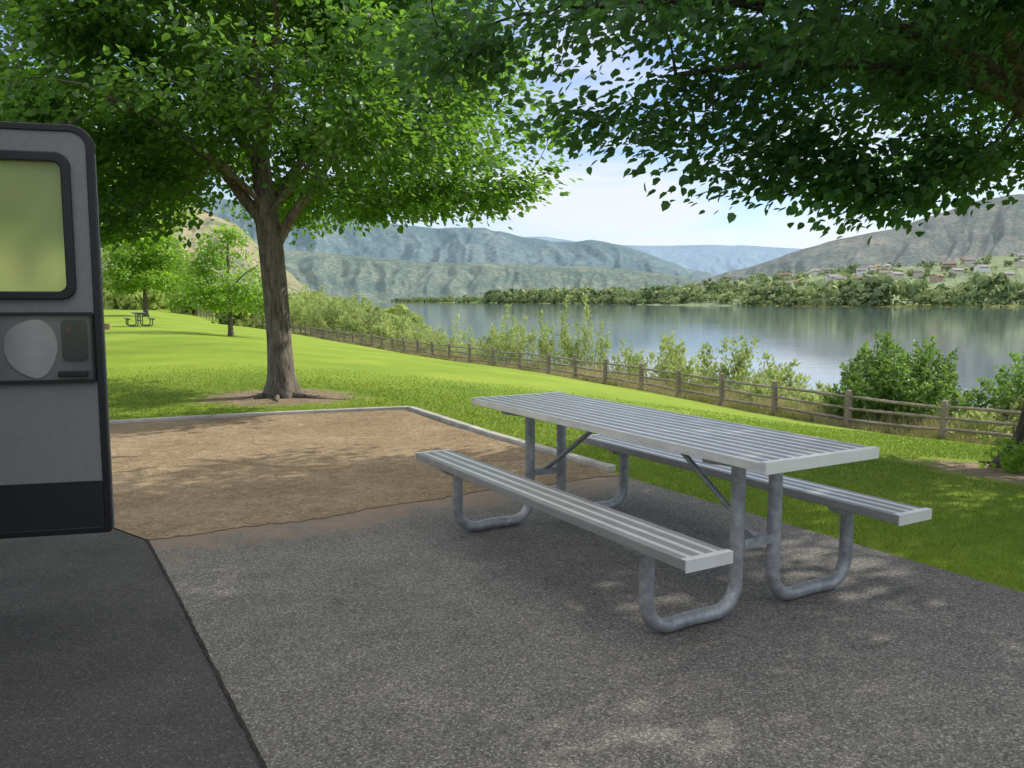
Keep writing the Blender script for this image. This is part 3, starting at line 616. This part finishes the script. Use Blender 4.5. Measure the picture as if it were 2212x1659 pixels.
# ---------------------------------------------------------------- fence
FPL=np.array([(17,12),(13,16),(11.05,17.86),(9.5,19.3),(8.27,21.3),(7.13,23.4),(6.16,26),(4.72,29.6),(3.87,31.2),(1.73,36),(-.83,40),(-3.57,44.5),(-6.9,51),(-10.4,58.3),(-14.9,67.2),(-20.8,79.5),(-35.6,104),(-49.6,128),(-75,172)],float)
segL=np.linalg.norm(np.diff(FPL,axis=0),axis=1); cum=np.concatenate([[0],np.cumsum(segL)])
ss=np.arange(0,cum[-1],2.42); fx=np.interp(ss,cum,FPL[:,0]); fy=np.interp(ss,cum,FPL[:,1]); fz=np.array([tz(a,b) for a,b in zip(fx,fy)])
fence=empty('wooden_fence',(fx[0],fy[0],fz[0]),0,'weathered wooden post and rail fence along the river bank','fence')
O=np.array((fx[0],fy[0],fz[0])); rj=random.Random(8)
pm=[]
for k in range(4):
    mb=MB(); w=.062
    mb.box((-w,-w,-.3),(w,w,.93+.03*k)); mb.add([(-w,-w,.93+.03*k),(w,-w,.93+.03*k),(w,w,.93+.03*k),(-w,w,.93+.03*k),(0,0,.965+.03*k)],[(0,1,4),(1,2,4),(2,3,4),(3,0,4)])
    o=mb.obj('post',[WOOD],fence,bevel=.008); pm.append(o)
n=len(ss); rest=MB()
for k in range(n):
    loc=Vector((fx[k]-O[0],fy[k]-O[1],fz[k]-O[2])); kk=min(k+1,n-1); hd=math.atan2(fy[kk]-fy[kk-1],fx[kk]-fx[kk-1])
    if k<95:
        o=pm[k] if k<4 else pm[k%4].copy()
        if k>=4: COL.objects.link(o); o.parent=fence
        o.location=loc; o.rotation_euler=(rj.uniform(-.05,.05),rj.uniform(-.05,.05),hd)
    else: rest.box((loc.x-.06,loc.y-.06,loc.z-.2),(loc.x+.06,loc.y+.06,loc.z+.96))
if rest.v: o=rest.obj('post',[WOOD],fence); tag(o,kind='stuff')
rr=MB()
for k in range(n-1):
    a=Vector((fx[k]-O[0],fy[k]-O[1],fz[k]-O[2])); b=Vector((fx[k+1]-O[0],fy[k+1]-O[1],fz[k+1]-O[2])); d=(b-a).normalized()
    for h in (.24,.52,.80):
        p=a-d*.09+Vector((0,0,h+rj.uniform(-.035,.035))); q=b+d*.09+Vector((0,0,h+rj.uniform(-.035,.035)))
        side=Vector((d.y,-d.x,0))*(.03*(1 if k%2 else -1)); p+=side;q+=side
        if k<33:
            mb=MB(); mid=(p+q)/2+Vector((0,0,rj.uniform(-.03,.02))); mb.tube([p,p*.6+mid*.4,mid,q*.6+mid*.4,q],[.026,.039,.041,.039,.026],6)
            mb.obj('rail',[WOOD],fence)
        else: rr.beam(p,q,.05,.075)
o=rr.obj('rail',[WOOD],fence); tag(o,kind='stuff')
# ---------------------------------------------------------------- picnic table
L=2.44; Wt=.67; ztop=.762; zb=.443; bo=.6175; bw=.2276; hi=L/2-.352; o1=.1164; o2=.62
table=empty('picnic_table',(.6496,4.2781,0),-1.0435,'silver aluminium picnic table with galvanised tube legs on concrete','picnic table')
def slab(name,w,yc,zt,npl,th):
    mb=MB(); gap=.003; pw=(w-gap*(npl-1))/npl
    for k in range(npl):
        y0=-w/2+k*(pw+gap); mb.box((-L/2+.006,y0,-th),(L/2-.006,y0+pw,0))
    o=mb.obj(name,[PLANK],table,bevel=.003,loc=(0,yc,zt))
    for s in(-1,1):
        cap=MB()
        pf=[(s*(L/2+.003),-th-.004),(s*(L/2+.003),.003),(s*(L/2-.028),.003),(s*(L/2-.028),.0008),(s*(L/2-.003),.0008),(s*(L/2-.003),-th-.004)]
        cap.prism(pf,-w/2-.003,w/2+.003)
        cap.obj('end_cap',[ALU],o)
    return o
slab('tabletop',Wt,0,ztop,5,.040)
slab('bench_seat',bw,-bo,zb,2,.040); slab('bench_seat',bw,bo,zb,2,.040)
rt=.031
def upath(s):
    P=[(s*o1,ztop-.062)]; Rb=.125; z0=rt
    P.append((s*o1,z0+Rb+.02))
    for k in range(0,10): a=math.pi/2*k/9; P.append((s*(o1+Rb-Rb*math.cos(a)),z0+Rb-Rb*math.sin(a)))
    P.append((s*(o1+o2)/2,z0+.006))
    for k in range(0,10): a=math.pi/2*k/9; P.append((s*(o2-Rb+Rb*math.sin(a)),z0+Rb-Rb*math.cos(a)))
    P.append((s*o2,zb-.065)); return P
for s in(-1,1):
    x=s*hi
    for t in(-1,1):
        o=MB().tube([(x,y,z) for y,z in upath(t)],rt,18).obj('leg',[GALV],table,smooth=True)
        m=o.modifiers.new('e','EDGE_SPLIT'); m.split_angle=R(50)
    br=MB(); br.prism([(-.31,-.042),(.31,-.042),(.31,-.062),(.15,-.092),(-.15,-.092),(-.31,-.062)],x-.022,x+.022)
    o=br.obj('top_bracket',[GALV],table)
    for vv in o.data.vertices: vv.co=Vector((vv.co.y,vv.co.x,vv.co.z+ztop))
    for t in(-1,1):
        br=MB(); br.prism([(-.105,-.041),(.105,-.041),(.105,-.054),(.04,-.078),(-.06,-.078),(-.105,-.054)],x-.025,x+.025)
        o=br.obj('bench_bracket',[GALV],table)
        for vv in o.data.vertices: vv.co=Vector((vv.co.y,vv.co.x+t*bo,vv.co.z+zb))
    MB().beam((x,-o1+.025,.32),(x,o1-.025,.32),.045,.04).obj('crossbar',[GALV],table)
    MB().tube([(x-s*.0,0,.335),(x-s*.05,0,.36),(x-s*.56,0,ztop-.075),(x-s*.64,0,ztop-.050)],.014,10).obj('brace',[GALV],table,smooth=True)
# ---------------------------------------------------------------- two more tables far on the lawn
DKT=m_plain('dark_painted_metal',(.11,.13,.10),.6,0,.2)
def copy_tree(src,name,loc,rz,label,group,mat=None):
    r=empty(name,loc,rz,label,src['category'],group)
    def rec(a,b):
        for c in list(a.children):
            d=c.copy(); COL.objects.link(d); d.parent=b
            if mat:
                for sl in d.material_slots: sl.link='OBJECT'; sl.material=mat
            rec(c,d)
    rec(src,r); return r
PG='picnic tables standing in the park'; table['group']=PG
copy_tree(table,'picnic_table',(-20.9,45.6,tz(-20.9,45.6)),R(118),'dark metal picnic table seen end-on on the lawn',PG,DKT)
copy_tree(table,'picnic_table',(-22.9,41.4,tz(-22.9,41.4)),R(20),'pale metal picnic table on the lawn under a tree',PG)
# ---------------------------------------------------------------- camper with open door
hinge=Vector((-2.467,3.53,0)); ang_=math.atan2(3.68-3.53,-1.83+2.44)
camper=empty('camper_trailer',(-3.73,-.2,0),0,'grey camper trailer with its entry door swung open','camper')
co=camper.location
MB().prism(rrect(-1.2,1.2,.5,3.0,.18),-3.8,4.0).obj('body',[m_plain('white_fibreglass',(.5,.5,.48),.35,0,.05)],camper,bevel=.02)
o=MB().prism(rrect(-.35,.35,.45,2.2,.08),0,.02).obj('doorway',[BLACK],camper); o.rotation_euler=(0,0,R(90)); o.location=(1.225,3.35,0)
o=MB().ring(rrect(-.6,.6,1.3,2.1,.1),rrect(-.55,.55,1.35,2.05,.08),0,.03).obj('window',[BLACK],camper); o.rotation_euler=(0,0,R(90)); o.location=(1.24,1.2,0)
for yy in(-1.6,-.8):
    for xx in (-1.0,1.0):
        MB().tube([(xx-.11,yy,.35),(xx-.09,yy,.35),(xx+.09,yy,.35),(xx+.11,yy,.35)],[.31,.35,.35,.31],28).obj('wheel',[BLACK],camper)
dw=.63; z0,z1=.315,2.15
def Zd(py): return 2.144-(py-275)*.00209
wx1=dw-.095; wo=rrect(.05,wx1,Zd(637),Zd(330),.06,12); wi=rrect(.05+.040,wx1-.038,Zd(637)+.036,Zd(330)-.042,.035,12)
out=rrect(0,dw,z0,z1,(.02,.02,.09,.09),12)
inn=rrect(.03,dw-.030,z0+.03,z1-.03,(.02,.02,.065,.065),12)
door=MB().ring(out,inn,-.012,.045).obj('door',[BLACK],camper,bevel=.004)
door.location=hinge-co; door.rotation_euler=(0,0,ang_)
MB().ring(inn,wi,-.004,.04).obj('inner_panel',[GREYP],door)
MB().tube([(dw+.001,.016,z0+.02),(dw+.001,.016,z1-.12)],.004,8).obj('edge_trim',[m_plain('grey_seal',(.2,.2,.21),.5)],door)
win=MB().ring(wo,wi,-.026,-.0045).obj('window',[BLACK],door,bevel=.005)
s=NT('frosted_green_glass'); nb=s.bump(s.noise(260,3),.5,.003)
tr=s.n('BsdfTranslucent',Color=(.74,.84,.34)).outputs[0]; rf=s.n('BsdfRefraction',Color=(.72,.86,.38),Roughness=.5,IOR=1.05).outputs[0]; s.set(s.t.nodes[-1],'Normal',nb)
gl=s.n('BsdfGlossy',Color=(.8,.8,.8),Roughness=.25).outputs[0]
GLS=s.done(s.mixs(s.mixs(tr,rf,.62),gl,.06))
mesh_obj('window_pane',[(x,.012,z) for x,z in wi],[tuple(range(len(wi)))],[GLS],win)
s=NT('cover_backing'); sp=s.n('SeparateXYZ',Vector=s.coord()); gx=s.ramp(s.math('ADD',sp.outputs[0],0.0),[(.1,(.10,.10,.10)),(.38,(.19,.19,.188)),(.58,(.13,.13,.135))])
CB=s.done(s.bsdf(gx,.9,spec=.1))
MB().prism(rrect(.04,dw-.040,Zd(808),Zd(672),.012),-.010,-.0045).obj('screen_cover',[CB],door)
MB().ring(rrect(.035,dw-.032,Zd(816),Zd(664),.012),rrect(.043,dw-.042,Zd(808),Zd(672),.008),-.026,-.0045).obj('cover_frame',[BLACK],door)
s=NT('clear_plastic'); CP=s.done(s.mixs(s.n('BsdfTransparent',Color=(.93,.93,.95)).outputs[0],s.n('BsdfGlossy',Color=(.9,.9,.9),Roughness=.15).outputs[0],.06))
mesh_obj('clear_pane',[(.043,-.0235,Zd(808)),(dw-.042,-.0235,Zd(808)),(dw-.042,-.0235,Zd(672)),(.043,-.0235,Zd(672))],[(0,1,2,3)],[CP],door)
a_=[]
for k in range(40):
    t=2*math.pi*k/40; rx=.115 if math.cos(t)<0 else .10; a_.append((dw-.285+rx*math.cos(t)*(1+.1*math.sin(t)),Zd(742)+.13*math.sin(t)*(1-.06*math.cos(3*t))))
s=NT('pale_reflection_tone'); pn=s.noise(9,4); sp=s.n('SeparateXYZ',Vector=s.coord()); px_=s.ramp(sp.outputs[0],[(.22,(.22,.215,.205)),(.36,(.42,.405,.385)),(.46,(.36,.35,.335))])
REFL=s.done(s.bsdf(s.mix(px_,s.ramp(pn,[(.3,.8),(.7,1.0)]),1,'MULTIPLY'),.7))
MB().prism(a_,-.018,-.0105).obj('painted_reflection',[REFL],door,bevel=.006)  # pale disc and its gradient stand in for a reflection on the pane
MB().prism(rrect(dw-.165,dw-.062,Zd(768),Zd(680),.02),-.0205,-.0105).obj('painted_dark_reflection',[m_plain('dark_reflection_tone',(.03,.03,.034),.9,0,.2)],door,bevel=.003)  # dark plate modelled in place of a dark reflection in the pane
MB().prism(rrect(dw-.18,dw-.06,Zd(802),Zd(789),.006),-.055,-.027).obj('handle',[BLACK],door,bevel=.004)
MB().box((dw-.145,-.0225,Zd(705)),(dw-.130,-.0207,Zd(697))).obj('painted_red_reflection',[m_plain('red_reflection_tone',(.2,.02,.03),.8)],door)  # red spot painted in as the reddish part of that reflection
MB().prism(rrect(.03,dw-.030,z0+.03,z0+.245,.01),-.010,-.0045).obj('kick_panel',[DARKP],door)
# ---------------------------------------------------------------- fire ring
fp=empty('fire_ring',(-20.4,40.2,tz(-20.4,40.2)),0,'low rusty steel fire ring on the lawn','fire ring')
o_=[(math.cos(t)*.45,math.sin(t)*.45) for t in np.linspace(0,2*math.pi,25)[:-1]]; i_=[(a*.93,b*.93) for a,b in o_]
o=MB().ring(o_,i_,-.28,0).obj('ring_wall',[m_plain('rust',(.16,.08,.05),.9,.2,.3)],fp); o.rotation_euler=(R(-90),0,0)
# ---------------------------------------------------------------- light, sky, camera
sun_el,sun_az=R(35),R(61)
S=Vector((math.sin(sun_az)*math.cos(sun_el),math.cos(sun_az)*math.cos(sun_el),math.sin(sun_el)))
ld=bpy.data.lights.new('sun','SUN'); ld.energy=5.0; ld.angle=R(.5); ld.color=(1,.93,.81)
lo=bpy.data.objects.new('sun',ld); lo.rotation_euler=S.to_track_quat('Z','Y').to_euler(); link(lo)
w=bpy.data.worlds.new('World'); scene.world=w; w.use_nodes=True; t=w.node_tree; t.nodes.clear()
N_=t.nodes.new; K=t.links.new
out=N_('ShaderNodeOutputWorld'); bg=N_('ShaderNodeBackground'); sky=N_('ShaderNodeTexSky'); sky.sky_type='NISHITA'; sky.sun_disc=False
sky.sun_elevation=sun_el; sky.sun_rotation=sun_az; sky.air_density=1.0; sky.dust_density=.4; sky.ozone_density=2.0; sky.altitude=200
tint=N_('ShaderNodeMixRGB'); tint.blend_type='MULTIPLY'; tint.inputs[0].default_value=1; K(sky.outputs[0],tint.inputs[1]); tint.inputs[2].default_value=(.84,.94,1.12,1)
tc=N_('ShaderNodeTexCoord'); mp=N_('ShaderNodeMapping'); mp.inputs['Scale'].default_value=(1.1,1.1,4.2); K(tc.outputs['Generated'],mp.inputs[0])
nz=N_('ShaderNodeTexNoise'); nz.inputs['Scale'].default_value=3.0; nz.inputs['Detail'].default_value=8; nz.inputs['Roughness'].default_value=.58; nz.inputs['Distortion'].default_value=.7; K(mp.outputs[0],nz.inputs[0])
sp=N_('ShaderNodeSeparateXYZ'); K(tc.outputs['Generated'],sp.inputs[0])
lowr=N_('ShaderNodeValToRGB'); e=lowr.color_ramp.elements; e[0].position=.04; e[0].color=(.17,.17,.17,1); e[1].position=.22; e[1].color=(.02,.02,.02,1); K(sp.outputs[2],lowr.inputs[0])
add=N_('ShaderNodeMath'); add.operation='ADD'; K(nz.outputs['Fac'],add.inputs[0]); K(lowr.outputs[0],add.inputs[1])
cr=N_('ShaderNodeValToRGB'); cr.color_ramp.elements[0].position=.43; cr.color_ramp.elements[0].color=(0,0,0,1); cr.color_ramp.elements[1].position=.70; cr.color_ramp.elements[1].color=(.92,.92,.92,1); K(add.outputs[0],cr.inputs[0])
mx=N_('ShaderNodeMixRGB'); K(cr.outputs[0],mx.inputs[0]); K(tint.outputs[0],mx.inputs[1]); mx.inputs[2].default_value=(6.1,6.4,6.8,1)
hr=N_('ShaderNodeValToRGB'); hr.color_ramp.elements[0].position=.36; hr.color_ramp.elements[0].color=(0,0,0,1); hr.color_ramp.elements[1].position=.65; hr.color_ramp.elements[1].color=(.8,.8,.8,1); K(sp.outputs[2],hr.inputs[0])
mx2=N_('ShaderNodeMixRGB'); K(hr.outputs[0],mx2.inputs[0]); K(mx.outputs[0],mx2.inputs[1]); mx2.inputs[2].default_value=(10.8,10.6,10.4,1)  # bright overhead cloud added above the view to lift fill in the shade
K(mx2.outputs[0],bg.inputs[0]); bg.inputs[1].default_value=.15; K(bg.outputs[0],out.inputs[0])
cd=bpy.data.cameras.new('camera'); cam=bpy.data.objects.new('camera',cd); link(cam); cam.location=(0,0,1.38); cam.rotation_euler=(math.pi/2-.1017,0,0)
cd.sensor_width=36; cd.lens=1752/2212*36; cd.clip_end=30000; cd.clip_start=.05
scene.camera=cam
scene.view_settings.view_transform='Standard'; scene.view_settings.look='None'; scene.view_settings.exposure=0
